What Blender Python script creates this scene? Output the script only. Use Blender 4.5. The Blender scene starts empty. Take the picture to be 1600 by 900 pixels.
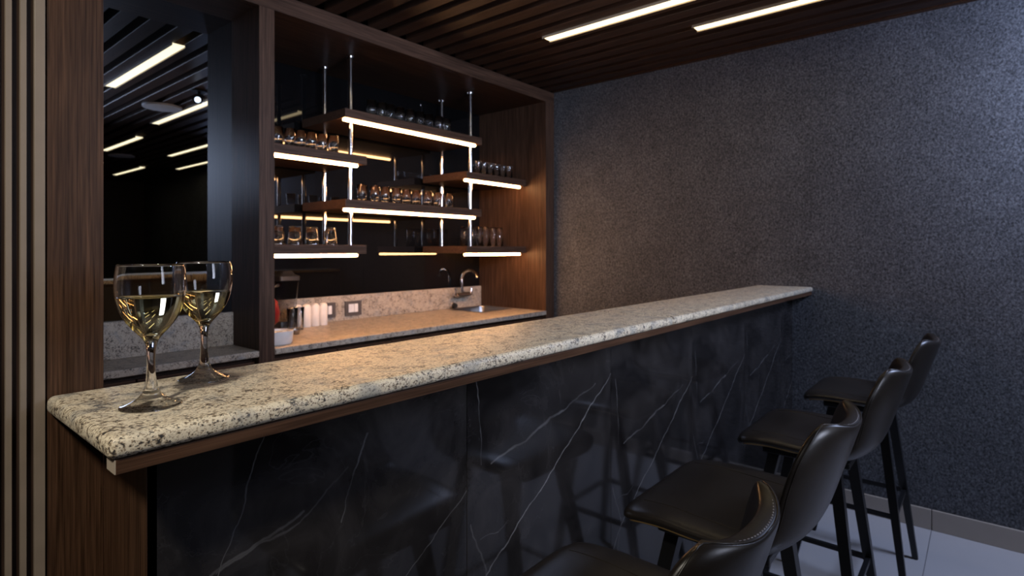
import bpy, bmesh, math, random
from mathutils import Vector, Matrix
random.seed(7)
PI = math.pi
scene = bpy.context.scene
COL = scene.collection

# ------------------------------------------------------------------ camera
cam_d = bpy.data.cameras.new('camera')
cam = bpy.data.objects.new('camera', cam_d)
COL.objects.link(cam)
cam.location = (0, 0, 1.353)
cam.rotation_euler = (PI / 2, 0, math.radians(39.944 - 90))
cam_d.sensor_width = 36
cam_d.lens = 883.6 / 1600 * 36
cam_d.shift_y = -60 / 1600
cam_d.clip_start = 0.02
cam_d.dof.use_dof = True
cam_d.dof.focus_distance = 0.80
cam_d.dof.aperture_fstop = 7.5
scene.camera = cam

# ------------------------------------------------------------------ view, world
scene.view_settings.view_transform = 'Standard'
scene.view_settings.look = 'None'
scene.view_settings.exposure = 0.0
scene.view_settings.gamma = 1.0
scene.view_settings.use_curve_mapping = False
cy = scene.cycles
cy.max_bounces = 16
cy.transmission_bounces = 16
cy.glossy_bounces = 6
cy.diffuse_bounces = 4
cy.transparent_max_bounces = 8
cy.caustics_reflective = False
cy.caustics_refractive = True
cy.sample_clamp_indirect = 4.0
cy.use_denoising = True
w = bpy.data.worlds.new('world')
scene.world = w
w.use_nodes = True
w.node_tree.nodes['Background'].inputs['Color'].default_value = (0.5, 0.6, 0.8, 1)
w.node_tree.nodes['Background'].inputs['Strength'].default_value = 0.05


def aim(o, target):
    d = Vector(target) - o.location
    o.rotation_euler = d.to_track_quat('-Z', 'Y').to_euler()


def area_light(name, loc, target, sx, sy, power, color, spread=180):
    d = bpy.data.lights.new(name, 'AREA')
    d.shape = 'RECTANGLE'; d.size = sx; d.size_y = sy
    d.energy = power; d.color = color; d.spread = math.radians(spread)
    o = bpy.data.objects.new(name, d); COL.objects.link(o)
    o.location = loc; aim(o, target)
    return o


def spot_light(name, loc, target, power, color, angle, blend, radius):
    d = bpy.data.lights.new(name, 'SPOT')
    d.energy = power; d.color = color; d.spot_size = math.radians(angle)
    d.spot_blend = blend; d.shadow_soft_size = radius
    d.cycles.is_caustics_light = True
    o = bpy.data.objects.new(name, d); COL.objects.link(o)
    o.location = loc; aim(o, target)
    return o


# cool wash from a ceiling luminaire beside the grey wall, right of the picture
area_light('wall_wash', (2.95, -0.95, 2.40), (3.25, 0.25, 1.3), 0.5, 0.5, 46, (0.54, 0.655, 1.0))
# added tall cool source, unseen behind the viewer, lighting the back bar
area_light('lounge_fill', (1.05, -1.15, 1.85), (1.9, 2.4, 1.75), 0.5, 1.1, 10, (0.74, 0.80, 1.0), 80)
# added cool fill behind the viewer to brighten tumblers and shelf fronts
area_light('shelf_fill', (0.2, -1.3, 2.25), (2.25, 2.7, 1.75), 0.6, 0.5, 5, (0.72, 0.80, 1.0), 42)
# added unseen fill between bar and back counter, lifting ceiling and joinery
area_light('aisle_fill', (1.4, 1.55, 0.84), (1.6, 0.95, 2.5), 1.8, 0.25, 2.6, (1.0, 0.82, 0.70), 70)
# neutral downlight above the left end of the bar
spot_light('bar_end_downlight', (-0.62, 0.05, 2.36), (0.30, 0.90, 1.12), 95, (1.0, 0.92, 0.79), 60, 1.0, 0.08)

CEIL_LED = 3.8
SHELF_LED = 62.0


# ------------------------------------------------------------------ node helpers
def mat_new(name):
    m = bpy.data.materials.new(name)
    m.use_nodes = True
    nt = m.node_tree
    return m, nt, nt.nodes['Principled BSDF']


def nd(nt, typ, **kw):
    n = nt.nodes.new(typ)
    for k, v in kw.items():
        setattr(n, k, v)
    return n


def coords(nt, scale=(1, 1, 1), rot=(0, 0, 0), kind='Object'):
    tc = nd(nt, 'ShaderNodeTexCoord')
    mp = nd(nt, 'ShaderNodeMapping')
    mp.inputs['Scale'].default_value = scale
    mp.inputs['Rotation'].default_value = rot
    nt.links.new(tc.outputs[kind], mp.inputs['Vector'])
    return mp.outputs['Vector']


def noise(nt, vec, scale, detail=2.0, rough=0.5, dist=0.0):
    n = nd(nt, 'ShaderNodeTexNoise')
    n.inputs['Scale'].default_value = scale
    n.inputs['Detail'].default_value = detail
    n.inputs['Roughness'].default_value = rough
    n.inputs['Distortion'].default_value = dist
    nt.links.new(vec, n.inputs['Vector'])
    return n.outputs['Fac']


def ramp(nt, fac, stops):
    r = nd(nt, 'ShaderNodeValToRGB')
    els = r.color_ramp.elements
    while len(els) < len(stops):
        els.new(0.5)
    for e, (p, c) in zip(els, stops):
        e.position = p
        e.color = (*c, 1) if len(c) == 3 else c
    nt.links.new(fac, r.inputs['Fac'])
    return r.outputs['Color']


def mix(nt, fac, a, b, mode='MIX'):
    n = nd(nt, 'ShaderNodeMix', data_type='RGBA', blend_type=mode)
    for sock, v in ((n.inputs[0], fac), (n.inputs[6], a), (n.inputs[7], b)):
        if hasattr(v, 'is_linked'):
            nt.links.new(v, sock)
        elif isinstance(v, (int, float)):
            sock.default_value = v
        else:
            sock.default_value = (*v, 1)
    return n.outputs[2]


def bump(nt, bsdf, height, strength, distance):
    b = nd(nt, 'ShaderNodeBump')
    b.inputs['Strength'].default_value = strength
    b.inputs['Distance'].default_value = distance
    nt.links.new(height, b.inputs['Height'])
    nt.links.new(b.outputs['Normal'], bsdf.inputs['Normal'])


def plain(name, color, rough=0.5, metal=0.0, spec=0.5, var=0.06, scale=30):
    m, nt, b = mat_new(name)
    f = noise(nt, coords(nt), scale, 3)
    c = ramp(nt, f, [(0.3, tuple(x * (1 - var) for x in color)), (0.7, tuple(min(1, x * (1 + var)) for x in color))])
    nt.links.new(c, b.inputs['Base Color'])
    b.inputs['Roughness'].default_value = rough
    b.inputs['Metallic'].default_value = metal
    b.inputs['Specular IOR Level'].default_value = spec
    return m


def wood(name, axis, dark, light, rough=0.42, freq=1.0):
    """Straight-grained veneer, the grain running along the given axis."""
    m, nt, b = mat_new(name)
    s = [1.0, 1.0, 1.0]
    s['XYZ'.index(axis)] = 0.02
    v1 = coords(nt, tuple(s))
    s2 = list(s); s2['XYZ'.index(axis)] = 0.05
    v2 = coords(nt, tuple(s2))
    f1 = noise(nt, v1, 210 * freq, 3, 0.6, 0.3)
    f2 = noise(nt, v2, 55 * freq, 3, 0.55, 0.6)
    mid = tuple((a + c) / 2 for a, c in zip(dark, light))
    c1 = ramp(nt, f1, [(0.32, dark), (0.52, mid), (0.72, light)])
    c2 = ramp(nt, f2, [(0.25, (0.62, 0.58, 0.55)), (0.75, (1.15, 1.1, 1.08))])
    c = mix(nt, 1.0, c1, c2, 'MULTIPLY')
    nt.links.new(c, b.inputs['Base Color'])
    b.inputs['Roughness'].default_value = rough
    b.inputs['Specular IOR Level'].default_value = 0.18
    bump(nt, b, f1, 0.12, 0.001)
    return m


def granite(name, scale=1.0, light=(0.60, 0.53, 0.43), tan=(0.40, 0.30, 0.20)):
    m, nt, b = mat_new(name)
    v = coords(nt, (1.0, 1.0, 1.0))
    vs = coords(nt, (0.75, 1.1, 1.0), (0, 0, 0.5))
    def add(p, q, k):
        mu = nd(nt, 'ShaderNodeMath', operation='MULTIPLY_ADD')
        nt.links.new(q, mu.inputs[0]); mu.inputs[1].default_value = k; nt.links.new(p, mu.inputs[2])
        return mu.outputs[0]
    lo = noise(nt, v, 17 * scale, 4, 0.6, 0.4)
    f1 = add(noise(nt, vs, 125 * scale, 4, 0.62, 0.3), lo, 0.52)        # grains, clustered
    dk = tuple(x * 0.42 for x in tan)
    c = ramp(nt, f1, [(0.605, (0.030, 0.030, 0.032)), (0.645, dk), (0.69, tan), (0.745, light), (0.87, tuple(min(1, x * 1.14) for x in light)), (0.97, tan)])
    g = ramp(nt, noise(nt, v, 9 * scale, 5, 0.6, 0.5), [(0.52, (0, 0, 0)), (0.68, (0.62, 0.62, 0.62))])
    c = mix(nt, g, c, (0.24, 0.25, 0.25), 'MIX')
    f2 = add(noise(nt, vs, 215 * scale, 3, 0.6), noise(nt, v, 30 * scale, 3), 0.35)
    k2 = ramp(nt, f2, [(0.775, (0, 0, 0)), (0.80, (0.92, 0.92, 0.92))])
    c = mix(nt, k2, c, (0.030, 0.030, 0.033))
    sp = nd(nt, 'ShaderNodeMath', operation='ADD'); nt.links.new(f1, sp.inputs[0]); sp.inputs[1].default_value = 0.0
    nt.links.new(c, b.inputs['Base Color'])
    b.inputs['Roughness'].default_value = 0.40
    b.inputs['Specular IOR Level'].default_value = 0.35
    bump(nt, b, sp.outputs[0], 0.05, 0.0005)
    return m


def marble(name, veins):
    """Black polished marble; veins = list of (ax, az, bx, bz, width, strength) in the panel's own metres."""
    m, nt, b = mat_new(name)
    tc = nd(nt, 'ShaderNodeTexCoord')
    flat = nd(nt, 'ShaderNodeVectorMath', operation='MULTIPLY')
    flat.inputs[1].default_value = (1, 0, 1)
    nt.links.new(tc.outputs['Object'], flat.inputs[0])

    def wobble(scale, amt):
        n = nd(nt, 'ShaderNodeTexNoise')
        n.inputs['Scale'].default_value = scale
        n.inputs['Detail'].default_value = 4
        nt.links.new(tc.outputs['Object'], n.inputs['Vector'])
        s = nd(nt, 'ShaderNodeVectorMath', operation='SUBTRACT')
        s.inputs[1].default_value = (0.5, 0.5, 0.5)
        nt.links.new(n.outputs['Color'], s.inputs[0])
        k = nd(nt, 'ShaderNodeVectorMath', operation='MULTIPLY')
        k.inputs[1].default_value = (amt, 0, amt)
        nt.links.new(s.outputs[0], k.inputs[0])
        return k.outputs[0]
    a1 = nd(nt, 'ShaderNodeVectorMath', operation='ADD')
    nt.links.new(flat.outputs[0], a1.inputs[0]); nt.links.new(wobble(14, 0.03), a1.inputs[1])
    pos = a1.outputs[0]
    total = None
    for (ax, az, bx, bz, wd, st) in veins:
        A = Vector((ax, 0, az)); B = Vector((bx, 0, bz)) - A
        pa = nd(nt, 'ShaderNodeVectorMath', operation='SUBTRACT'); pa.inputs[1].default_value = A
        nt.links.new(pos, pa.inputs[0])
        dt = nd(nt, 'ShaderNodeVectorMath', operation='DOT_PRODUCT'); dt.inputs[1].default_value = B / B.length_squared
        nt.links.new(pa.outputs[0], dt.inputs[0])
        cl = nd(nt, 'ShaderNodeClamp'); nt.links.new(dt.outputs['Value'], cl.inputs['Value'])
        sc = nd(nt, 'ShaderNodeVectorMath', operation='SCALE'); sc.inputs[0].default_value = B
        nt.links.new(cl.outputs[0], sc.inputs['Scale'])
        df = nd(nt, 'ShaderNodeVectorMath', operation='SUBTRACT')
        nt.links.new(pa.outputs[0], df.inputs[0]); nt.links.new(sc.outputs[0], df.inputs[1])
        ln = nd(nt, 'ShaderNodeVectorMath', operation='LENGTH'); nt.links.new(df.outputs[0], ln.inputs[0])
        mr = nd(nt, 'ShaderNodeMapRange', interpolation_type='SMOOTHSTEP')
        mr.inputs['From Min'].default_value = wd; mr.inputs['From Max'].default_value = wd * 0.15
        mr.inputs['To Min'].default_value = 0; mr.inputs['To Max'].default_value = st
        nt.links.new(ln.outputs['Value'], mr.inputs['Value'])
        if total is None:
            total = mr.outputs[0]
        else:
            mx = nd(nt, 'ShaderNodeMath', operation='MAXIMUM')
            nt.links.new(total, mx.inputs[0]); nt.links.new(mr.outputs[0], mx.inputs[1])
            total = mx.outputs[0]
    fade = ramp(nt, noise(nt, tc.outputs['Object'], 16, 4), [(0.30, (0.25, 0.25, 0.25)), (0.6, (1, 1, 1))])
    tm = nd(nt, 'ShaderNodeMath', operation='MULTIPLY')
    nt.links.new(total, tm.inputs[0]); nt.links.new(fade, tm.inputs[1])
    # smoky clouds and a faint web of hairlines
    cloud = ramp(nt, noise(nt, tc.outputs['Object'], 5, 6, 0.62, 1.2), [(0.35, (0.010, 0.0088, 0.0086)), (0.7, (0.040, 0.036, 0.035))])
    web = nd(nt, 'ShaderNodeMath', operation='SUBTRACT'); web.inputs[1].default_value = 0.5
    nt.links.new(noise(nt, tc.outputs['Object'], 4.5, 5, 0.55, 0.8), web.inputs[0])
    ab = nd(nt, 'ShaderNodeMath', operation='ABSOLUTE'); nt.links.new(web.outputs[0], ab.inputs[0])
    hair = ramp(nt, ab.outputs[0], [(0.0, (0.035, 0.035, 0.035)), (0.005, (0, 0, 0))])
    c = mix(nt, hair, cloud, (0.28, 0.27, 0.28))
    c = mix(nt, tm.outputs[0], c, (0.27, 0.262, 0.262))
    nt.links.new(c, b.inputs['Base Color'])
    b.inputs['Roughness'].default_value = 0.07
    b.inputs['Specular IOR Level'].default_value = 0.5
    return m


def glass(name, color=(1, 1, 1), ior=1.47, rough=0.0):
    m, nt, b = mat_new(name)
    b.inputs['Base Color'].default_value = (*color, 1)
    b.inputs['Roughness'].default_value = rough
    b.inputs['IOR'].default_value = ior
    b.inputs['Transmission Weight'].default_value = 1.0
    return m


def emitter(name, color, strength):
    m, nt, b = mat_new(name)
    b.inputs['Base Color'].default_value = (0.8, 0.8, 0.8, 1)
    b.inputs['Emission Color'].default_value = (*color, 1)
    b.inputs['Emission Strength'].default_value = strength
    return m


def mirror_mat(name, color, rough=0.01):
    m, nt, b = mat_new(name)
    b.inputs['Base Color'].default_value = (*color, 1)
    b.inputs['Metallic'].default_value = 1.0
    b.inputs['Roughness'].default_value = rough
    return m


WD, WL = (0.034, 0.017, 0.009), (0.115, 0.061, 0.035)
M = {}
M['wood_z'] = wood('walnut_vertical', 'Z', tuple(x * 0.85 for x in WD), tuple(x * 0.88 for x in WL), 0.42, 1.7)
M['wood_x'] = wood('walnut_along_x', 'X', WD, WL)
M['wood_y'] = wood('walnut_along_y', 'Y', (0.022, 0.013, 0.010), (0.075, 0.045, 0.032))
M['wood_dark'] = wood('dark_walnut_vertical', 'Z', (0.018, 0.011, 0.008), (0.055, 0.034, 0.025))
JD, JL = (0.034, 0.018, 0.011), (0.118, 0.067, 0.043)
M['joint_z'] = wood('joinery_walnut_vertical', 'Z', JD, JL, 0.5)
M['joint_x'] = wood('joinery_walnut_along_x', 'X', JD, JL, 0.5)
M['ceil_back'] = plain('ceiling_black', (0.012, 0.011, 0.011), 0.8)
M['beige'] = plain('beige_lacquer', (0.215, 0.170, 0.130), 0.45)
M['edge_band'] = plain('pale_edge_band', (0.42, 0.35, 0.27), 0.5)
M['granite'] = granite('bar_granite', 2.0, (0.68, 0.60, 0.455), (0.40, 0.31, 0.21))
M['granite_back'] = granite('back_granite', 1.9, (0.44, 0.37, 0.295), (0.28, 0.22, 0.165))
M['mirror'] = mirror_mat('smoked_mirror', (0.36, 0.40, 0.46))
M['black_glass'] = plain('black_back_glass', (0.004, 0.004, 0.0045), 0.02, 0.0, 0.6)
M['glass'] = glass('clear_glass')
M['wine'] = glass('white_wine', (0.93, 0.83, 0.46), 1.34)
M['jug'] = glass('jug_plastic', (0.86, 0.84, 0.82), 1.2, 0.08)
M['chrome'] = mirror_mat('chrome', (0.80, 0.80, 0.82), 0.10)
M['steel'] = mirror_mat('brushed_steel', (0.28, 0.27, 0.27), 0.30)
M['ceil_led'] = emitter('ceiling_led', (1.0, 0.80, 0.46), CEIL_LED)
M['shelf_led'] = emitter('shelf_led', (1.0, 0.50, 0.20), SHELF_LED)
M['lens'] = emitter('spot_lens', (0.8, 0.9, 1.0), 6.0)
M['white'] = plain('white_ceramic', (0.72, 0.70, 0.68), 0.35)
M['cup_white'] = plain('white_plastic', (0.78, 0.72, 0.66), 0.45)
M['cream'] = plain('cream_fill', (0.70, 0.60, 0.45), 0.8)
M['red'] = plain('red_lacquer', (0.14, 0.004, 0.006), 0.35)
M['black'] = plain('black_plastic', (0.014, 0.014, 0.015), 0.4)
M['black_metal'] = plain('black_powder_coat', (0.010, 0.010, 0.011), 0.38)
M['socket_frame'] = plain('dark_grey_socket', (0.075, 0.062, 0.058), 0.5)
M['socket_white'] = plain('white_socket', (0.75, 0.72, 0.70), 0.4)
M['speaker'] = plain('white_grille', (0.45, 0.46, 0.48), 0.6)
M['grout'] = plain('grey_grout', (0.16, 0.16, 0.17), 0.8)
M['tile'] = plain('pale_floor_tile', (0.50, 0.49, 0.50), 0.16, var=0.03, scale=3)
M['skirting'] = plain('beige_grey_tile', (0.42, 0.365, 0.31), 0.3, var=0.05, scale=5)
M['paint'] = plain('dark_paint', (0.03, 0.03, 0.034), 0.7)
M['stitch'] = plain('pale_thread', (0.30, 0.29, 0.30), 0.3)
M['warm_rim_glint'] = plain('warm_rim_glint', (0.26, 0.17, 0.07), 0.3)


def leather():
    m, nt, b = mat_new('brown_grey_leather')
    v = coords(nt)
    c = ramp(nt, noise(nt, v, 14, 5, 0.6), [(0.3, (0.015, 0.0115, 0.0092)), (0.7, (0.026, 0.0205, 0.0165))])
    nt.links.new(c, b.inputs['Base Color'])
    b.inputs['Roughness'].default_value = 0.33
    b.inputs['Specular IOR Level'].default_value = 0.5
    bump(nt, b, noise(nt, v, 420, 3, 0.6), 0.12, 0.0006)
    return m


def rough_wall():
    m, nt, b = mat_new('grey_textured_plaster')
    v = coords(nt, (1, 1, 0.8))
    f = noise(nt, v, 112, 4, 0.75, 0.4)
    g = noise(nt, v, 6, 4, 0.6)
    c1 = ramp(nt, f, [(0.34, (0.024, 0.025, 0.027)), (0.5, (0.097, 0.100, 0.109)), (0.66, (0.200, 0.206, 0.222))])
    c2 = ramp(nt, g, [(0.3, (0.82, 0.82, 0.82)), (0.7, (1.1, 1.1, 1.1))])
    nt.links.new(mix(nt, 1.0, c1, c2, 'MULTIPLY'), b.inputs['Base Color'])
    b.inputs['Roughness'].default_value = 0.75
    b.inputs['Specular IOR Level'].default_value = 0.25
    bump(nt, b, f, 0.5, 0.004)
    return m


M['leather'] = leather()
M['rough_wall'] = rough_wall()


# ------------------------------------------------------------------ mesh helpers
def box(bm, x0, x1, y0, y1, z0, z1, bevel=0.0, seg=2):
    r = bmesh.ops.create_cube(bm, size=1.0)
    vs = r['verts']
    bmesh.ops.scale(bm, vec=(x1 - x0, y1 - y0, z1 - z0), verts=vs)
    bmesh.ops.translate(bm, vec=((x0 + x1) / 2, (y0 + y1) / 2, (z0 + z1) / 2), verts=vs)
    if bevel:
        es = list({e for v in vs for e in v.link_edges})
        bmesh.ops.bevel(bm, geom=es, offset=bevel, segments=seg, affect='EDGES', profile=0.5)


def lathe(bm, prof, n=32, cx=0, cy_=0, cz=0):
    """Spin a list of (radius, z); a zero radius closes the end at the axis."""
    rings = []
    for r, z in prof:
        if r < 1e-6:
            rings.append([bm.verts.new((cx, cy_, cz + z))])
        else:
            rings.append([bm.verts.new((cx + r * math.cos(2 * PI * i / n), cy_ + r * math.sin(2 * PI * i / n), cz + z)) for i in range(n)])
    for a, b in zip(rings, rings[1:]):
        for i in range(n):
            j = (i + 1) % n
            if len(a) == 1 and len(b) > 1:
                bm.faces.new((a[0], b[j], b[i]))
            elif len(b) == 1 and len(a) > 1:
                bm.faces.new((a[i], a[j], b[0]))
            elif len(a) > 1:
                bm.faces.new((a[i], a[j], b[j], b[i]))


def tube(bm, pts, radii, n=12, square=False):
    pts = [Vector(p) for p in pts]
    if isinstance(radii, (int, float)):
        radii = [radii] * len(pts)
    rings = []
    up = None
    for i, p in enumerate(pts):
        t = (pts[min(i + 1, len(pts) - 1)] - pts[max(i - 1, 0)]).normalized()
        if up is None:
            up = Vector((0, 0, 1)) if abs(t.z) < 0.9 else Vector((0, 1, 0))
        s = t.cross(up).normalized(); up = s.cross(t).normalized()
        k = 4 if square else n
        off = PI / 4 if square else 0
        sc = math.sqrt(2) if square else 1
        rings.append([bm.verts.new(p + (s * math.cos(2 * PI * q / k + off) + up * math.sin(2 * PI * q / k + off)) * radii[i] * sc) for q in range(k)])
    for a, b in zip(rings, rings[1:]):
        for q in range(len(a)):
            r = (q + 1) % len(a)
            bm.faces.new((a[q], a[r], b[r], b[q]))
    bm.faces.new(list(reversed(rings[0]))); bm.faces.new(rings[-1])


def obj(name, bm, mat, parent=None, smooth=False, angle=None, loc=(0, 0, 0)):
    bmesh.ops.recalc_face_normals(bm, faces=bm.faces)
    me = bpy.data.meshes.new(name)
    bm.to_mesh(me); bm.free()
    me.materials.append(mat)
    if smooth:
        for p in me.polygons:
            p.use_smooth = True
        if angle:
            me.set_sharp_from_angle(angle=math.radians(angle))
    o = bpy.data.objects.new(name, me)
    COL.objects.link(o)
    o.location = loc
    if parent:
        o.parent = parent
    return o


def boxobj(name, dims, mat, parent=None, bevel=0.0, loc=(0, 0, 0)):
    bm = bmesh.new()
    box(bm, *dims, bevel=bevel)
    return obj(name, bm, mat, parent, loc=loc)


def tag(o, label, cat, group=None):
    o['label'] = label; o['category'] = cat
    if group:
        o['group'] = group
    return o


def thing(name, label, cat, loc=(0, 0, 0), rz=0, group=None):
    o = bpy.data.objects.new(name, None)
    COL.objects.link(o)
    o.empty_display_size = 0.1
    o.location = loc; o.rotation_euler = (0, 0, rz)
    return tag(o, label, cat, group)


def struct(o):
    o['kind'] = 'structure'
    return o


def dup(root, loc, label, rz=None):
    r = root.copy(); COL.objects.link(r); r.location = loc; r['label'] = label
    if rz is not None:
        r.rotation_euler = (0, 0, rz)
    for ch in list(root.children):
        c = ch.copy(); COL.objects.link(c); c.parent = r
        for g in list(ch.children):
            d = g.copy(); COL.objects.link(d); d.parent = c
    return r


def piece(src, parent, loc):
    c = src.copy(); COL.objects.link(c); c.parent = parent; c.location = loc
    return c


XW = 3.40          # face of the grey wall
CZ = 2.505         # underside of the ceiling slats

# ------------------------------------------------------------------ floor
floor = struct(boxobj('floor', (-2.5, XW + 0.1, -5.7, 3.25, -0.08, -0.003), M['grout']))
tile0 = None
for i in range(5):
    for j in range(15):
        x1 = XW - 1.2 * i; y0 = -5.8 + 0.6 * j
        if tile0 is None:
            bm = bmesh.new(); box(bm, 0.0015, 1.1985, 0.0015, 0.5985, -0.008, 0.0)
            tile0 = obj('tile', bm, M['tile'], floor, loc=(x1 - 1.2, y0, 0))
        elif y0 + 0.6 > -5.7:
            piece(tile0, floor, (x1 - 1.2, y0, 0))

# ------------------------------------------------------------------ walls
wr = struct(boxobj('wall_right', (XW, XW + 0.12, -5.7, 3.25, -0.003, 2.75), M['rough_wall']))
struct(boxobj('wall_back', (-2.5, XW, 3.13, 3.25, -0.003, 2.75), M['paint']))
struct(boxobj('wall_front', (-2.5, XW, -5.82, -5.7, -0.003, 2.75), M['paint']))
struct(boxobj('wall_side', (-2.62, -2.5, -5.7, 3.25, -0.003, 2.75), M['paint']))
bb = bpy.data.objects.new('baseboard_right', None); COL.objects.link(bb); struct(bb)
bm = bmesh.new(); box(bm, XW - 0.012, XW, 0.0015, 0.5985, 0.0, 0.098, bevel=0.002, seg=1)
sk0 = obj('skirting_tile', bm, M['skirting'], bb, loc=(0, 0.2, 0))
for k in range(-10, 1):
    if k:
        piece(sk0, bb, (0, 0.2 + 0.6 * k, 0))
struct(boxobj('trim_1', (XW - 0.03, XW, -5.7, 2.44, CZ + 0.004, CZ + 0.05), M['wood_x']))

# slatted partition at the left, with its end post
wl = struct(boxobj('wall_left', (-2.5, 0.187, 1.004, 1.10, -0.003, CZ), M['wood_dark']))
boxobj('end_post', (0.187, 0.2535, 1.0, 1.10, 0.0, CZ), M['wood_z'], wl, bevel=0.0008)
bm = bmesh.new(); box(bm, -0.0034, 0.0034, 0.9965, 1.006, 0, CZ, bevel=0.0005, seg=1)
slim0 = obj('strip', bm, M['beige'], wl, loc=(0.1470, 0, 0))
piece(slim0, wl, (0.1621, 0, 0))
for k in range(1, 30):
    piece(slim0, wl, (0.1470 - 0.0152 * k, 0, 0))
boxobj('strip', (0.1735, 0.1852, 0.9965, 1.006, 0, CZ), M['beige'], wl, bevel=0.0005)

# ------------------------------------------------------------------ ceiling
ceil = struct(boxobj('ceiling', (-2.5, XW, -5.7, 3.13, CZ + 0.065, CZ + 0.15), M['ceil_back']))
PITCH = 0.125
bm = bmesh.new(); box(bm, 0.024, 0.101, -5.7, 2.44, CZ, CZ + 0.065, bevel=0.002, seg=1)
s0 = obj('slat', bm, M['wood_y'], ceil, loc=(2.481, 0, 0))
for k in range(-39, 7):
    if k:
        piece(s0, ceil, (2.481 + PITCH * k, 0, 0))

# recessed light lines between the slats
lens_pos = [(2.481, 0.58, 1.833, 'long warm ceiling light line left of the other one by the grey wall'),
            (2.856, -0.10, 1.154, 'warm ceiling light line nearest the top of the grey wall'),
            (1.231, 0.70, 1.95, 'nearest and largest ceiling light line seen in the smoked mirror'),
            (1.856, -0.38, 0.85, 'ceiling light line mirrored beside the small spotlight'),
            (1.981, -2.40, -1.20, 'ceiling light line mirrored at the left edge behind the disc speaker'),
            (2.606, -2.24, -0.99, 'ceiling light line mirrored third down on the right side of the mirror'),
            (2.731, -4.83, -3.58, 'farthest ceiling light line mirrored low on the left'),
            (3.106, -3.41, -2.16, 'ceiling light line mirrored lowest on the right side')]
for x, y0, y1, lab in lens_pos:
    t = thing('ceiling_light', lab, 'light', (x, (y0 + y1) / 2, CZ), 0, 'light lines in the slatted ceiling')
    h = (y1 - y0) / 2
    boxobj('diffuser', (-0.032, 0.032, -h, h, -0.007, -0.0005), M['ceil_led'], t)
    for sx in (-1, 1):
        a, b = sorted((0.0325 * sx, 0.0355 * sx))
        boxobj('side_lip', (a, b, -h - 0.003, h + 0.003, -0.014, -0.0005), M['edge_band'], t)

for x, y, lab in ((1.68, 0.35, 'round white ceiling speaker between the mirrored light lines'),
                  (2.23, -2.66, 'farther round ceiling speaker seen faintly at the left of the mirror')):
    t = thing('ceiling_speaker', lab, 'speaker', (x, y, CZ), 0, 'round ceiling speakers')
    bm = bmesh.new(); lathe(bm, [(0, -0.022), (0.10, -0.020), (0.118, -0.016), (0.118, -0.010)], 40)
    obj('grille', bm, M['speaker'], t, True, 40)
    bm = bmesh.new(); lathe(bm, [(0.118, -0.018), (0.138, -0.016), (0.14, -0.002), (0.118, 0.0), (0.118, -0.018)], 40)
    obj('rim', bm, M['speaker'], t, True, 40)
t = thing('ceiling_spotlight', 'small black ceiling spotlight with a bright lens seen in the mirror', 'spotlight', (1.68, 1.06, CZ))
bm = bmesh.new(); lathe(bm, [(0, -0.012), (0.05, -0.012), (0.05, 0.0), (0, 0.0)], 24); obj('mount', bm, M['black'], t, True, 40)
bm = bmesh.new(); tube(bm, [(0, 0, -0.01), (0, 0, -0.05)], 0.010); obj('stem', bm, M['black'], t, True, 40)
bm = bmesh.new(); tube(bm, [(0.03, -0.05, -0.045), (-0.03, 0.06, -0.085)], 0.034, 20); obj('lamp_head', bm, M['black'], t, True, 40)
bm = bmesh.new(); tube(bm, [(-0.0299, 0.0598, -0.085), (-0.0310, 0.062, -0.0858)], 0.020, 20); obj('lens', bm, M['lens'], t)

# ------------------------------------------------------------------ joinery round the back bar
YF, YB, YM = 2.441, 3.098, 2.71
ZS = 2.425
j = thing('back_bar_joinery', 'dark walnut built-in frame with header, posts and side panel around the back bar', 'joinery', (0, 0, 0))
boxobj('header_beam', (-0.67, XW - 0.0005, YF, YF + 0.03, ZS, CZ), M['joint_x'], j, 0.001)
boxobj('soffit', (-0.67, XW - 0.0005, YF + 0.03, 3.1295, ZS, ZS + 0.02), M['joint_x'], j)
boxobj('divider_post', (1.189, 1.259, YF, 3.1295, 0, ZS), M['joint_z'], j, 0.001)
boxobj('divider_post', (-0.67, -0.60, YF, 3.1295, 0, ZS), M['joint_z'], j, 0.001)
boxobj('side_panel', (3.297, XW - 0.0005, YF, 3.1295, 0, ZS), M['joint_z'], j, 0.001)
boxobj('back_panel', (-0.60, 1.189, YM + 0.0085, YM + 0.028, 0, ZS), M['wood_dark'], j)

t = tag(boxobj('wall_mirror', (-0.60, 1.189, YM, YM + 0.008, 1.063, ZS), M['mirror']), 'tall smoked mirror behind the wine glasses, left of the post', 'mirror')
t = thing('black_glass_back', 'black glass back panel behind the lit tumbler shelves', 'panel', (0, 0, 0))
for x0, x1 in ((1.259, 2.20), (2.20, 3.297)):
    boxobj('glass_panel', (x0 + 0.0005, x1 - 0.0005, YB + 0.002, YB + 0.012, 1.066, ZS), M['black_glass'], t)

# worktops
wt = thing('worktop', 'warm lit granite back worktop with the sink under the shelves', 'worktop', (0, 0, 0))
bm = bmesh.new()
SX0, SX1, SY0, SY1 = 2.905, 3.255, 2.725, 3.035
box(bm, 1.2595, SX0, YF - 0.004, YB, 0.882, 0.91, bevel=0.004)
box(bm, SX1, 3.2965, YF - 0.004, YB, 0.882, 0.91, bevel=0.0)
box(bm, SX0, SX1, YF - 0.004, SY0, 0.882, 0.91, bevel=0.0)
box(bm, SX0, SX1, SY1, YB, 0.882, 0.91, bevel=0.0)
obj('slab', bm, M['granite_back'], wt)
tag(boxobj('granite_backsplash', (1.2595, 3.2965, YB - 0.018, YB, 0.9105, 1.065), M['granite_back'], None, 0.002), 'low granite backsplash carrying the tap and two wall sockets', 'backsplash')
wt2 = thing('worktop', 'grey granite back worktop below the smoked mirror, behind the wine glasses', 'worktop', (0, 0, 0))
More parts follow.
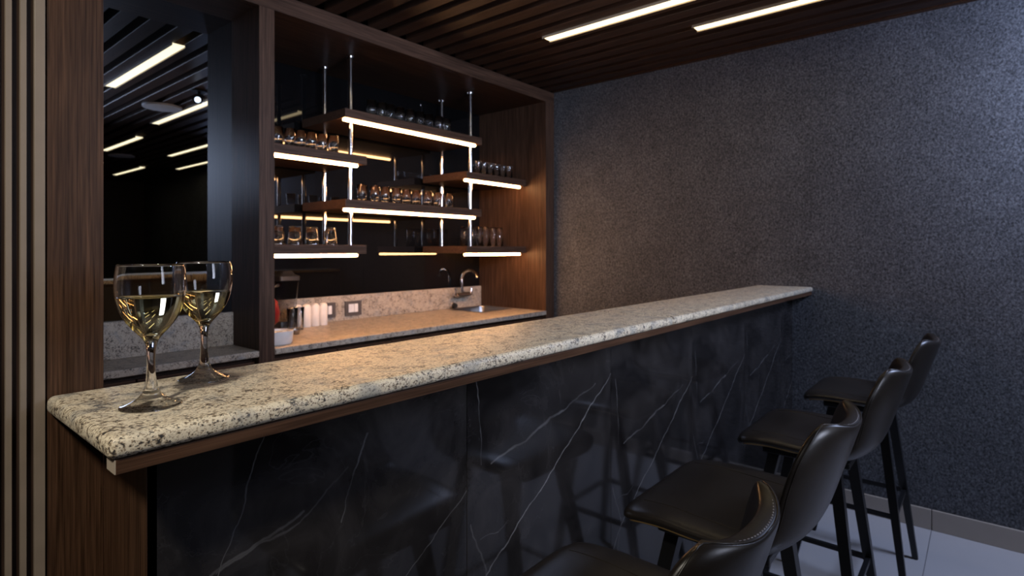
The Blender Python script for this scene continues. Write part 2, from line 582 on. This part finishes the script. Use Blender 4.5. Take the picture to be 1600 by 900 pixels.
boxobj('slab', (-0.5995, 1.1885, YF - 0.004, YM, 0.882, 0.91), M['granite_back'], wt2, 0.004)
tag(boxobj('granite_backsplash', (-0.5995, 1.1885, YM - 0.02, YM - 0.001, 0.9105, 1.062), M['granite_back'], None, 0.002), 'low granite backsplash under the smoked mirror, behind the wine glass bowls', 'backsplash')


def cabinet(x0, xm, x1, yb, label):
    t = thing('base_cabinet', label, 'cabinet', (x0, YF + 0.055, 0), 0, 'walnut cabinets under the back worktop')
    boxobj('body', (0.001, x1 - x0 - 0.001, 0.0, yb - YF - 0.06, 0.0, 0.880), M['wood_dark'], t)
    for a, b in ((x0, xm), (xm, x1)):
        d = boxobj('door', (a - x0 + 0.003, b - x0 - 0.003, -0.022, -0.002, 0.09, 0.858), M['wood_x'], t, 0.001)
        boxobj('finger_pull', ((a + b) / 2 - x0 - 0.06, (a + b) / 2 - x0 + 0.06, -0.028, -0.021, 0.835, 0.847), M['black_metal'], d)


cabinet(1.262, 1.601, 1.937, YB, 'walnut base cabinet beside the post, under the coffee machine and white cups')
cabinet(1.937, 2.295, 2.63, YB, 'walnut base cabinet under the middle of the lit worktop')
t = None
# sink cabinet: open top so the basin can hang in it
t = thing('base_cabinet', 'walnut sink cabinet at the right end of the lit worktop', 'cabinet', (2.63, YF + 0.055, 0), 0, 'walnut cabinets under the back worktop')
bm = bmesh.new()
box(bm, 0.001, 0.02, 0, 0.595, 0, 0.88); box(bm, 0.646, 0.666, 0, 0.595, 0, 0.88); box(bm, 0.02, 0.646, 0.575, 0.595, 0, 0.88)
box(bm, 0.02, 0.646, 0, 0.575, 0, 0.09); box(bm, 0.02, 0.646, 0, 0.02, 0.80, 0.88)
obj('body', bm, M['wood_dark'], t)
for a, b in ((0, 0.34), (0.34, 0.667)):
    d = boxobj('door', (a + 0.003, b - 0.003, -0.022, -0.002, 0.09, 0.858), M['wood_x'], t, 0.001)
    boxobj('finger_pull', ((a + b) / 2 - 0.06, (a + b) / 2 + 0.06, -0.028, -0.021, 0.835, 0.847), M['black_metal'], d)
cabinet(0.29, 0.732, 1.187, YM, 'walnut base cabinet left of the post, behind the wine glass stems')
cabinet(-0.597, -0.15, 0.29, YM, 'walnut base cabinet mostly hidden behind the slatted partition')

# sink
t = thing('sink', 'small steel sink set into the right end of the worktop', 'sink', (3.08, 2.88, 0.91))
bm = bmesh.new()


def rrect(hx, hy, r, z, n=6):
    out = []
    for cx_, cy2, a0 in ((hx - r, hy - r, 0), (-hx + r, hy - r, PI / 2), (-hx + r, -hy + r, PI), (hx - r, -hy + r, 1.5 * PI)):
        for i in range(n + 1):
            a = a0 + i / n * PI / 2
            out.append((cx_ + r * math.cos(a), cy2 + r * math.sin(a), z))
    return out


def loft(bm, loops, cap_first=False, cap_last=False):
    rings = [[bm.verts.new(p) for p in L] for L in loops]
    for a, b in zip(rings, rings[1:]):
        for i in range(len(a)):
            k = (i + 1) % len(a)
            bm.faces.new((a[i], a[k], b[k], b[i]))
    if cap_first:
        bm.faces.new(list(reversed(rings[0])))
    if cap_last:
        bm.faces.new(rings[-1])


loft(bm, [rrect(0.188, 0.168, 0.04, 0.0005), rrect(0.188, 0.168, 0.04, 0.0025), rrect(0.172, 0.152, 0.045, 0.003),
          rrect(0.170, 0.150, 0.045, -0.004), rrect(0.158, 0.138, 0.05, -0.15), rrect(0.12, 0.11, 0.05, -0.165)], False, True)
obj('basin', bm, M['steel'], t, True, 50)
bm = bmesh.new(); lathe(bm, [(0, -0.160), (0.028, -0.160), (0.036, -0.164)], 24); obj('drain', bm, M['chrome'], t, True, 50)

# mixer tap on the backsplash
t = thing('tap', 'chrome swan-neck mixer tap fixed to the granite backsplash above the sink', 'tap', (3.045, YB - 0.018, 1.012))
bm = bmesh.new(); tube(bm, [(-0.065, -0.045, 0), (0.065, -0.045, 0)], 0.017, 16); obj('body', bm, M['chrome'], t, True, 50)
for s in (-1, 1):
    bm = bmesh.new(); tube(bm, [(0.05 * s, -0.0005, 0), (0.05 * s, -0.045, 0)], 0.012, 14)
    tube(bm, [(0.05 * s, -0.0005, 0), (0.05 * s, -0.008, 0)], [0.024, 0.022], 18)
    obj('wall_elbow', bm, M['chrome'], t, True, 50)
    hb = bmesh.new(); tube(hb, [(0.065 * s, -0.045, 0), (0.085 * s, -0.045, 0.0), (0.088 * s, -0.050, 0.05)], [0.014, 0.014, 0.008], 14)
    obj('handle', hb, M['chrome'], t, True, 50)
pts = [(-0.012, -0.045, 0.0), (-0.012, -0.045, 0.115)]
for k in range(1, 13):
    a = PI * k / 12 * 0.92
    pts.append((-0.012 + 0.02 * k / 12, -0.045 - 0.072 + 0.072 * math.cos(a), 0.115 + 0.072 * math.sin(a)))
bm = bmesh.new(); tube(bm, pts, [0.014, 0.013] + [0.011] * 11 + [0.013], 16); obj('spout', bm, M['chrome'], t, True, 60)
t = thing('stop_valve', 'small dark angle valve low on the backsplash left of the tap', 'valve', (2.955, YB - 0.018, 0.935))
bm = bmesh.new(); tube(bm, [(0, 0, 0), (0, -0.04, 0)], 0.011, 14); obj('body', bm, M['chrome'], t, True, 50)
bm = bmesh.new(); tube(bm, [(0, -0.04, 0), (0, -0.062, 0.0)], [0.022, 0.018], 14); obj('knob', bm, M['black'], t, True, 40)

# sockets
for x, lab in ((1.915, 'dark grey wall socket partly hidden behind the white cups'), (2.103, 'dark grey wall socket in clear view on the granite backsplash')):
    t = thing('wall_socket', lab, 'socket', (x, YB - 0.018, 0.982), 0, 'sockets on the backsplash')
    bm = bmesh.new()
    for d in ((-0.059, -0.036, -0.046, 0.046), (0.036, 0.059, -0.046, 0.046), (-0.036, 0.036, 0.028, 0.046), (-0.036, 0.036, -0.046, -0.026)):
        box(bm, d[0], d[1], -0.010, 0, d[2], d[3])
    obj('frame', bm, M['socket_frame'], t)
    for a, b in ((-0.035, 0.006), (0.010, 0.035)):
        boxobj('rocker', (a, b, -0.009, 0, -0.025, 0.027), M['socket_white'], t, 0.002)

# ------------------------------------------------------------------ hanging shelves
SY, SYB = 2.62, 3.055
shelves = {'top': (1.743, 2.812, 2.110, 'topmost walnut shelf hung on chrome rods under the soffit'),
           'left_upper': (1.2595, 1.880, 1.868, 'walnut shelf against the post at second height, holding small tumblers'),
           'middle': (1.745, 2.808, 1.624, 'long middle walnut shelf with the brightest row of tumblers'),
           'left_lower': (1.2595, 1.878, 1.378, 'lowest walnut shelf against the post, holding upturned glasses'),
           'right_upper': (2.665, 3.290, 1.870, 'walnut shelf against the side panel at second height'),
           'right_lower': (2.665, 3.290, 1.376, 'lowest walnut shelf against the side panel, above the tap')}
for key, (x0, x1, zt, lab) in shelves.items():
    t = thing('shelf', lab, 'shelf', (x0, SY, zt - 0.048), 0, 'lit walnut shelves over the worktop')
    boxobj('board', (0, x1 - x0, 0, SYB - SY, 0, 0.048), M['joint_x'], t, 0.0015)
    a = 0.004 if key.startswith('left') else -0.0 + 0.004
    bm = bmesh.new(); box(bm, a, x1 - x0 - 0.045, 0.014, 0.034, -0.0165, -0.0005, bevel=0.005, seg=2)
    obj('light_strip', bm, M['shelf_led'], t)
RODS = [(1.832, 2.705, 1.378, 'front left chrome hanging rod through four shelves'),
        (1.845, 2.985, 1.378, 'rear left chrome hanging rod behind the front one'),
        (2.780, 2.700, 1.376, 'front right chrome hanging rod beside the shelf ends'),
        (2.795, 3.000, 1.376, 'rear right chrome hanging rod close to the black glass')]
for x, y, zb, lab in RODS:
    t = thing('hanging_rod', lab, 'rod', (x, y, zb), 0, 'chrome rods carrying the shelves')
    stops = [zb, 1.624, 1.868 if x < 2.3 else 1.870, 2.110]
    for q, za in enumerate(stops):
        ze = stops[q + 1] - 0.0485 if q < 3 else ZS - 0.006
        bm = bmesh.new(); tube(bm, [(0, 0, za - zb + 0.0003), (0, 0, ze - zb)], 0.0122, 16); obj('tube', bm, M['chrome'], t, True, 50)
    bm = bmesh.new(); lathe(bm, [(0, ZS - zb - 0.008), (0.02, ZS - zb - 0.008), (0.022, ZS - zb - 0.0004)], 20); obj('ceiling_flange', bm, M['chrome'], t, True, 40)

ORD = ['first', 'second', 'third', 'fourth', 'fifth', 'sixth', 'seventh', 'eighth', 'ninth', 'tenth']


def tumbler_mesh(name, rb, rt, h, inverted=False, w_=0.0022, base=0.007):
    prof = [(0, 0), (rb * 0.9, 0), (rb, 0.002), (rt, h - 0.001), (rt - w_ / 2, h), (rt - w_, h - 0.001), (rb - w_, base + 0.002), (rb * 0.8, base), (0, base)]
    if inverted:
        prof = [(r, h - z) for r, z in prof]
    bm = bmesh.new(); lathe(bm, prof, 24)
    bmesh.ops.recalc_face_normals(bm, faces=bm.faces)
    me = bpy.data.meshes.new(name); bm.to_mesh(me); bm.free()
    me.materials.append(M['glass'])
    for p in me.polygons:
        p.use_smooth = True
    me.set_sharp_from_angle(angle=math.radians(50))
    return me


def row(mesh, name, xs, y, z, what, where, cat='glass', jit=0.006):
    for i, x in enumerate(xs):
        o = bpy.data.objects.new(name, mesh); COL.objects.link(o)
        o.location = (x + random.uniform(-1, 1) * 0.002, y + random.uniform(-jit, jit), z)
        tag(o, f'{ORD[i]} {what} from the left on the {where}', cat, f'{what}s on the {where}')


small = tumbler_mesh('tumbler', 0.0255, 0.0295, 0.095)
row(small, 'tumbler', [1.967, 2.038, 2.102, 2.177, 2.253, 2.327, 2.408, 2.486, 2.560], 2.70, 2.110, 'clear tumbler', 'topmost shelf')
row(small, 'tumbler', [1.911, 1.994, 2.070, 2.154, 2.237, 2.313, 2.403, 2.484, 2.588], 2.71, 1.624, 'clear tumbler', 'long middle shelf')
row(small, 'tumbler', [1.335, 1.408, 1.473, 1.533, 1.594, 1.657, 1.719], 2.70, 1.868, 'clear tumbler', 'upper left shelf')
row(tumbler_mesh('upturned_glass', 0.027, 0.038, 0.094, True), 'upturned_glass', [1.316, 1.409, 1.501, 1.600, 1.704], 2.70, 1.378, 'upturned tapered glass', 'lowest left shelf')
row(tumbler_mesh('upturned_tumbler', 0.027, 0.031, 0.095, True), 'upturned_tumbler', [2.838, 2.906, 2.974, 3.042, 3.110, 3.178], 2.69, 1.870, 'upturned tumbler', 'upper right shelf')
row(tumbler_mesh('highball_glass', 0.025, 0.029, 0.142, True), 'highball_glass', [2.83, 2.905, 2.972, 3.045, 3.122, 3.20], 2.80, 1.376, 'tall clear glass', 'lowest right shelf')

# ------------------------------------------------------------------ things on the back worktop
t = thing('coffee_machine', 'red and black coffee machine peeking out from behind the post', 'coffee machine', (1.368, 2.86, 0.91))
bm = bmesh.new(); box(bm, -0.09, 0.085, -0.09, 0.11, 0.0, 0.045, bevel=0.008); obj('base', bm, M['black'], t, True, 40)
bm = bmesh.new()
loft(bm, [rrect(0.085, 0.06, 0.04, 0.045), rrect(0.10, 0.095, 0.045, 0.075), rrect(0.103, 0.10, 0.045, 0.12), rrect(0.095, 0.09, 0.045, 0.175),
          rrect(0.07, 0.07, 0.04, 0.208), rrect(0.03, 0.03, 0.02, 0.214)], True, True)
obj('body', bm, M['red'], t, True, 60)
boxobj('front_panel', (-0.05, 0.055, -0.112, -0.09, 0.07, 0.19), M['black'], t, 0.006)
boxobj('badge', (-0.02, 0.035, -0.117, -0.112, 0.10, 0.15), M['steel'], t, 0.002)
boxobj('side_panel', (0.098, 0.106, -0.06, 0.03, 0.10, 0.165), M['black'], t, 0.003)

t = thing('blender_jug', 'clear blender jug with black lid standing left of the white cups', 'blender', (1.600, 2.985, 0.91))
bm = bmesh.new(); box(bm, -0.05, 0.05, -0.05, 0.05, 0, 0.05, bevel=0.008); obj('base', bm, M['black'], t, True, 40)
bm = bmesh.new()
loft(bm, [rrect(0.040, 0.040, 0.012, 0.051), rrect(0.058, 0.058, 0.014, 0.272), rrect(0.055, 0.055, 0.012, 0.272), rrect(0.037, 0.037, 0.01, 0.058)], True, True)
obj('jar', bm, M['jug'], t, True, 40)
bm = bmesh.new(); loft(bm, [rrect(0.060, 0.060, 0.014, 0.273), rrect(0.060, 0.060, 0.014, 0.296), rrect(0.040, 0.040, 0.012, 0.306), rrect(0.03, 0.03, 0.01, 0.325)], True, True)
obj('lid', bm, M['black'], t, True, 40)
bm = bmesh.new(); tube(bm, [(-0.05, -0.03, 0.25), (-0.095, -0.04, 0.24), (-0.10, -0.04, 0.12), (-0.045, -0.03, 0.09)], 0.010, 10); obj('handle', bm, M['black'], t, True, 60)

bm = bmesh.new(); lathe(bm, [(0, 0), (0.023, 0), (0.0255, 0.004), (0.0255, 0.112), (0.021, 0.124), (0.012, 0.130), (0, 0.131)], 24)
cup = obj('white_cup', bm, M['cup_white'], None, True, 40)
cpos = [(1.676, 2.985), (1.730, 2.985), (1.784, 2.987), (1.838, 2.990)]
labs = ['white round-topped cup stack next to the clear tumblers, leftmost of four', 'white round-topped cup stack, second from the clear tumblers', 'white round-topped cup stack, third from the clear tumblers', 'white round-topped cup stack nearest the sockets, rightmost of four']
cup.location = (*cpos[0], 0.91); tag(cup, labs[0], 'cups', 'white cup stacks on the worktop')
for p, l in zip(cpos[1:], labs[1:]):
    dup(cup, (*p, 0.91), l)
ctm = tumbler_mesh('plain_glass', 0.024, 0.029, 0.125)
for (x, y), l in (((1.640, 2.91), 'clear glass on the worktop just left of the white cups'), ((1.585, 2.88), 'clear glass on the worktop between blender jug and white bowl')):
    o = bpy.data.objects.new('plain_glass', ctm); COL.objects.link(o); o.location = (x, y, 0.91); tag(o, l, 'glass', 'glasses on the worktop')
bm = bmesh.new(); lathe(bm, [(0, 0), (0.016, 0), (0.022, 0.012), (0.023, 0.024), (0.020, 0.024), (0.018, 0.012), (0, 0.006)], 20)
tag(obj('steel_cup', bm, M['steel'], None, True, 50, (1.545, 2.775, 0.91)), 'tiny shiny steel cup between the white bowl and white cups', 'cup')

t = thing('bowl', 'white straight-sided bowl filled with cream sachets beside the post', 'bowl', (1.335, 2.555, 0.91))
bm = bmesh.new(); loft(bm, [rrect(0.052, 0.052, 0.04, 0.0), rrect(0.058, 0.058, 0.044, 0.008), rrect(0.062, 0.062, 0.044, 0.062), rrect(0.058, 0.058, 0.042, 0.062), rrect(0.053, 0.053, 0.042, 0.012)], True, True)
obj('shell', bm, M['white'], t, True, 45)
bm = bmesh.new()
for k in range(14):
    a = random.uniform(0, 2 * PI); r = random.uniform(0, 0.038)
    cx_, cy2 = r * math.cos(a), r * math.sin(a); z = 0.045 + random.uniform(0, 0.014)
    b0 = bmesh.new(); box(b0, -0.022, 0.022, -0.010, 0.010, -0.003, 0.003, bevel=0.002)
    me = bpy.data.meshes.new('tmp'); b0.to_mesh(me); b0.free()
    me.transform(Matrix.Translation((cx_ * 0.7, cy2 * 0.7, z)) @ Matrix.Rotation(random.uniform(0, PI), 4, 'Z') @ Matrix.Rotation(random.uniform(-0.4, 0.4), 4, 'X'))
    bm.from_mesh(me); bpy.data.meshes.remove(me)
s = obj('sachets', bm, M['cream'], t); s['kind'] = 'stuff'

# ------------------------------------------------------------------ the bar
BX0, BX1 = 0.2535, XW
bar = thing('bar_counter', 'long bar clad in black veined marble with walnut end and edge board', 'bar', (0, 0, 0))
boxobj('core', (BX0 + 0.012, BX1, 0.834, 0.985, 0.0, 1.108), M['paint'], bar)
boxobj('end_panel', (BX0, BX0 + 0.012, 0.8205, 0.999, 0.0, 1.108), M['wood_z'], bar)
boxobj('sub_board', (BX0, BX1, 0.753, 0.995, 1.108, 1.1245), M['wood_dark'], bar)
brd = boxobj('edge_board', (0.1945, BX1, 0.7235, 0.7525, 1.108, 1.1245), M['wood_x'], bar, 0.0006)
boxobj('edge_band', (0.1935, 0.1945, 0.724, 0.752, 1.1085, 1.124), M['edge_band'], brd)
V0 = [(0.17, 1.12, 0.12, 0.975, 0.0016, 0.30), (0.12, 0.975, 0.075, 0.85, 0.0016, 0.35), (0.075, 0.85, 0.0, 0.62, 0.0016, 0.35),
      (0.08, 0.906, 0.15, 0.92, 0.003, 0.22), (0.15, 0.92, 0.215, 0.945, 0.003, 0.25), (0.09, 0.905, 0.21, 0.93, 0.003, 0.22), (0.21, 0.93, 0.30, 0.99, 0.003, 0.15),
      (0.34, 1.03, 0.31, 0.97, 0.003, 0.3), (0.31, 0.97, 0.285, 0.90, 0.002, 0.25), (0.583, 0.86, 0.50, 0.80, 0.002, 0.35), (0.50, 0.80, 0.40, 0.735, 0.002, 0.35), (0.40, 0.735, 0.2, 0.58, 0.002, 0.35),
      (0.02, 1.08, 0.01, 0.90, 0.0012, 0.0)]
V1 = [(0.588, 0.999, 0.439, 0.902, 0.0024, 0.62), (0.439, 0.902, 0.363, 0.85, 0.0026, 0.8), (0.363, 0.85, 0.281, 0.793, 0.0026, 0.8), (0.281, 0.793, 0.147, 0.715, 0.0026, 0.85),
      (0.147, 0.715, 0.06, 0.652, 0.0026, 0.8), (0.06, 0.652, -0.02, 0.56, 0.0026, 0.6),
      (0.08, 0.893, 0.196, 0.911, 0.004, 0.3), (0.196, 0.911, 0.292, 0.936, 0.005, 0.4), (0.292, 0.936, 0.351, 0.943, 0.004, 0.35), (0.351, 0.943, 0.50, 0.985, 0.003, 0.2),
      (0.026, 1.09, 0.036, 0.99, 0.0016, 0.45), (0.036, 0.99, 0.042, 0.90, 0.0016, 0.35), (0.04, 0.74, 0.10, 0.735, 0.002, 0.3), (0.10, 0.735, 0.13, 0.75, 0.0016, 0.2),
      (0.01, 0.78, 0.06, 0.66, 0.003, 0.25), (0.06, 0.66, 0.03, 0.55, 0.003, 0.2)]
mA = marble('black_marble_first', V0)
mB = marble('black_marble', V1)
seams = [BX0, 0.835, 1.42, 2.005, 2.59, 3.175, BX1]
for k in range(6):
    zo = [0, 0, -0.11, -0.11, -0.11, -0.13][k]
    bm = bmesh.new()
    box(bm, 0.0006, seams[k + 1] - seams[k] - 0.0006, 0, 0.0135, 0.0 - zo, 1.1078 - zo, bevel=0.0005, seg=1)
    obj('marble_panel', bm, mA if k == 0 else mB, bar, loc=(seams[k], 0.8205, zo))

top = thing('granite_counter', 'speckled cream granite bar top carrying the two wine glasses', 'countertop', (0, 0, 0))
bm = bmesh.new(); box(bm, 0.186, 1.6155, 0.7185, 1.0, 1.1248, 1.150, bevel=0.0095, seg=5); obj('slab', bm, M['granite'], top, True, 40).cycles.is_caustics_receiver = True
bm = bmesh.new(); box(bm, 1.6165, XW, 0.7185, 1.0, 1.1248, 1.150, bevel=0.0095, seg=5); obj('slab', bm, M['granite'], top, True, 40)


# ------------------------------------------------------------------ wine glasses
def smooth_profile(pts, sub=4):
    out = []
    for i in range(len(pts) - 1):
        p0 = pts[max(i - 1, 0)]; p1 = pts[i]; p2 = pts[i + 1]; p3 = pts[min(i + 2, len(pts) - 1)]
        for k in range(sub):
            t_ = k / sub
            q = []
            for a in range(2):
                q.append(0.5 * (2 * p1[a] + (p2[a] - p0[a]) * t_ + (2 * p0[a] - 5 * p1[a] + 4 * p2[a] - p3[a]) * t_ ** 2 + (-p0[a] + 3 * p1[a] - 3 * p2[a] + p3[a]) * t_ ** 3))
            out.append((max(q[0], 0.0), q[1]))
    out.append(pts[-1])
    return out


def wine_glass(loc, level, label, s=1.0):
    t = thing('wine_glass', label, 'wine glass', loc, 0, 'wine glasses on the bar top')
    outer = [(0.0355, 0.0012), (0.0345, 0.0022), (0.026, 0.0050), (0.0145, 0.0125), (0.0085, 0.022), (0.0062, 0.034), (0.0050, 0.050), (0.0050, 0.066), (0.0062, 0.078), (0.0085, 0.0855),
             (0.0135, 0.0925), (0.0210, 0.1010), (0.0295, 0.1130), (0.0360, 0.1280), (0.0395, 0.1440), (0.0404, 0.1580), (0.0394, 0.1720), (0.0376, 0.1835)]
    inner = [(0.0366, 0.1835), (0.0383, 0.1720), (0.0392, 0.1580), (0.0383, 0.1440), (0.0347, 0.1285), (0.0282, 0.1145), (0.0195, 0.1030), (0.0110, 0.0965), (0.0, 0.0945)]
    so = smooth_profile(outer, 4); si = smooth_profile(inner, 4)
    prof = [(0, 0.0), (0.020, 0.0), (0.0345, 0.0)] + [(0.0355, 0.0006)] + so + [(0.0371, 0.1842)] + si
    prof[-1] = (0, prof[-1][1])
    prof = [(r * s, z * s) for r, z in prof]
    bm = bmesh.new(); lathe(bm, prof, 64)
    gb = obj('glass_body', bm, M['glass'], t, True, 60)
    gb.cycles.is_caustics_caster = True
    wp = [(0, 0.0943 * s)]
    for r, z in reversed(si[:-1]):
        if z * s < level - 0.001:
            wp.append((r * s + 0.00018, z * s - 0.0001))
    # radius at the wine level
    rl = None
    for (r1, z1), (r2, z2) in zip(si, si[1:]):
        if (z1 * s - level) * (z2 * s - level) <= 0 and rl is None:
            f_ = (level - z2 * s) / (z1 * s - z2 * s + 1e-9); rl = (r2 + (r1 - r2) * f_) * s
    wp += [(rl + 0.00018, level), (rl - 0.0012, level - 0.0006), (0, level - 0.0007)]
    bm = bmesh.new(); lathe(bm, wp, 64)
    obj('wine', bm, M['wine'], t, True, 50)
    return t


wine_glass((0.2625, 0.832, 1.14985), 0.1425, 'nearer wine glass, larger in view, of pale white wine on the granite bar top')
wine_glass((0.3705, 0.941, 1.14985), 0.1375, 'farther wine glass of white wine standing behind the nearer one, by the post')


# ------------------------------------------------------------------ bar stools
def catmull(pts, t_):
    n = len(pts) - 1
    x = min(max(t_, 0), 1) * n
    i = min(int(x), n - 1); f_ = x - i
    p0 = pts[max(i - 1, 0)]; p1 = pts[i]; p2 = pts[i + 1]; p3 = pts[min(i + 2, n)]
    return tuple(0.5 * (2 * b + (c - a) * f_ + (2 * a - 5 * b + 4 * c - d) * f_ ** 2 + (-a + 3 * b - 3 * c + d) * f_ ** 3) for a, b, c, d in zip(p0, p1, p2, p3))


#        y      z      half width  side lift
SH = [(0.205, 0.715, 0.165, 0.000), (0.198, 0.742, 0.214, 0.002), (0.12, 0.750, 0.222, 0.006), (0.03, 0.744, 0.226, 0.012), (-0.07, 0.738, 0.224, 0.020),
      (-0.112, 0.747, 0.220, 0.028), (-0.147, 0.774, 0.214, 0.036), (-0.167, 0.812, 0.206, 0.043), (-0.186, 0.868, 0.198, 0.050), (-0.205, 0.925, 0.186, 0.053), (-0.223, 0.982, 0.150, 0.048), (-0.229, 1.003, 0.112, 0.040)]


def shell_mid(u, v):
    y, z, hw, lift = catmull(SH, v)
    y2, z2, _, _ = catmull(SH, min(v + 0.01, 1)); y1, z1, _, _ = catmull(SH, max(v - 0.01, 0))
    ty, tz = y2 - y1, z2 - z1
    L = math.hypot(ty, tz) or 1
    ny, nz = tz / L, -ty / L          # towards the sitter (up on the seat, forward on the back)
    k = lift * abs(u) ** 2.4
    return Vector((hw * u, y + ny * k, z + nz * k - 0.012))


def shell_pt(u, v, side):
    p = shell_mid(u, v)
    e = 0.01
    du = shell_mid(min(u + e, 1), v) - shell_mid(max(u - e, -1), v)
    dv = shell_mid(u, min(v + e, 1)) - shell_mid(u, max(v - e, 0))
    n = dv.cross(du)
    n.normalize()
    ev = abs(2 * v - 1)
    th = 0.019 * math.sqrt(max(0, 1 - abs(u) ** 7)) * math.sqrt(max(0, 1 - ev ** 26))
    q = min(max((v - 0.35) / 0.4, 0), 1)
    th *= 1 - 0.2 * q * q * (3 - 2 * q)
    return p + n * th * side


def shell_part(v0, v1, nv, nu=28):
    bm = bmesh.new()
    us = [math.sin(PI / 2 * (2 * i / nu - 1)) for i in range(nu + 1)]
    vs = [v0 + (v1 - v0) * k / nv for k in range(nv + 1)]
    if v0 == 0:
        vs = [v0 + (v1 - v0) * (1 - math.cos(PI / 2 * k / nv)) for k in range(nv + 1)]
    if v1 == 1:
        vs = [v0 + (v1 - v0) * math.sin(PI / 2 * k / nv) for k in range(nv + 1)]
    g = {}
    for s in (1, -1):
        for a, u in enumerate(us):
            for b, v in enumerate(vs):
                g[s, a, b] = bm.verts.new(shell_pt(u, v, s))
    for s in (1, -1):
        for a in range(nu):
            for b in range(nv):
                bm.faces.new((g[s, a, b], g[s, a + 1, b], g[s, a + 1, b + 1], g[s, a, b + 1]))
    for b in range(nv):
        for a in (0, nu):
            bm.faces.new((g[1, a, b], g[1, a, b + 1], g[-1, a, b + 1], g[-1, a, b]))
    for a in range(nu):
        for b in ((0,) if v0 == 0 else ()) + ((nv,) if v1 == 1 else ()):
            bm.faces.new((g[1, a, b], g[1, a + 1, b], g[-1, a + 1, b], g[-1, a, b]))
    bmesh.ops.remove_doubles(bm, verts=bm.verts, dist=0.00005)
    return bm


def seam_path(n=90):
    """Stitch line round the backrest, just inside its rim."""
    out = []
    for k in range(n + 1):
        a = k / n
        if a < 0.32:
            out.append((-0.972, 0.60 + 0.37 * a / 0.32))
        elif a > 0.68:
            out.append((0.972, 0.60 + 0.37 * (1 - a) / 0.32))
        else:
            q = (a - 0.32) / 0.36
            out.append((-0.972 + 1.944 * q, 0.97 + 0.018 * math.sin(PI * q) ** 0.4))
    return out


def make_stool(loc, rz, label):
    t = thing('bar_stool', label, 'stool', loc, rz, 'bar stools along the marble bar')
    seat = obj('seat', shell_part(0, 0.50, 22), M['leather'], t, True)
    back = obj('backrest', shell_part(0.50, 1.0, 22), M['leather'], t, True)
    # seat and back are one upholstered shell: share the shading normals along their common line
    acc = {}
    for o in (seat, back):
        for v in o.data.vertices:
            k = tuple(round(c, 4) for c in v.co)
            acc[k] = acc.get(k, Vector()) + v.normal
    for o in (seat, back):
        o.data.normals_split_custom_set_from_vertices([acc[tuple(round(c, 4) for c in v.co)].normalized() for v in o.data.vertices])
    # tan strip standing in for warm light reflected on the lower seat rim
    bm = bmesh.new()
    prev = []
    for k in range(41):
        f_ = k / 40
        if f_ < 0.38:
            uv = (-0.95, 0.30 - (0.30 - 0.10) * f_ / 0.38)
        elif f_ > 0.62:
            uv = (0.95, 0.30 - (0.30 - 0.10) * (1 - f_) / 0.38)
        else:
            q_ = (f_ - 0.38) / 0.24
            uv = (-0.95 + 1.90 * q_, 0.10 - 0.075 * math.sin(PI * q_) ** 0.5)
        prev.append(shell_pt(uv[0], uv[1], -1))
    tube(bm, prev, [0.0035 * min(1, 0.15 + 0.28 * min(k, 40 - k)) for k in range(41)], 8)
    obj('rim_glint_strip', bm, M['warm_rim_glint'], t, True, 60)
    # seams and stitches
    path = [shell_pt(u, v, -1) for u, v in seam_path()]
    bm = bmesh.new(); tube(bm, path, 0.0013, 6); obj('piping', bm, M['leather'], back, True, 60)
    bm = bmesh.new()
    uvs = seam_path(170)
    for q in range(0, 169, 2):
        tube(bm, [shell_pt(*uvs[q], -0.5), shell_pt(*uvs[q + 1], -0.5)], 0.0020, 5)
    s_ = obj('stitching', bm, M['stitch'], back, True, 60); s_['kind'] = 'stuff'
    for u_ in (-0.70, 0.70):
        bm = bmesh.new(); tube(bm, [shell_pt(u_, 0.12 + 0.36 * k / 20, 1) for k in range(21)], 0.0012, 6)
        obj('seam', bm, M['leather'], seat, True, 60)
    # base
    bm = bmesh.new(); box(bm, -0.15, 0.15, -0.10, 0.15, 0.690, 0.712, bevel=0.004); obj('mounting_plate', bm, M['black_metal'], t)
    tops = {}
    feet = {}
    for sx in (-1, 1):
        for sy in (-1, 1):
            a = Vector((0.125 * sx, 0.03 + 0.085 * sy, 0.698)); b = Vector((0.195 * sx, 0.058 + 0.20 * sy, 0.006))
            tops[sx, sy] = a; feet[sx, sy] = b
            bm = bmesh.new(); tube(bm, [a, a.lerp(b, 0.5), b], [0.0165, 0.0145, 0.0105], square=True)
            lg = obj('leg', bm, M['black_metal'], t)
            bm = bmesh.new(); tube(bm, [b + Vector((0, 0, 0.0)), b + Vector((0.001 * sx, 0.001 * sy, -0.006))], 0.0105, 10); obj('foot_cap', bm, M['black'], lg, True, 40)
    at = lambda k, z: tops[k].lerp(feet[k], (0.698 - z) / 0.692)
    for a, b in (((-1, -1), (1, -1)), ((-1, 1), (1, 1)), ((-1, -1), (-1, 1)), ((1, -1), (1, 1))):
        z = 0.30
        bm = bmesh.new(); tube(bm, [at(a, z), at(b, z)], 0.0075, square=True); obj('footrest_bar', bm, M['black_metal'], t)
    return t


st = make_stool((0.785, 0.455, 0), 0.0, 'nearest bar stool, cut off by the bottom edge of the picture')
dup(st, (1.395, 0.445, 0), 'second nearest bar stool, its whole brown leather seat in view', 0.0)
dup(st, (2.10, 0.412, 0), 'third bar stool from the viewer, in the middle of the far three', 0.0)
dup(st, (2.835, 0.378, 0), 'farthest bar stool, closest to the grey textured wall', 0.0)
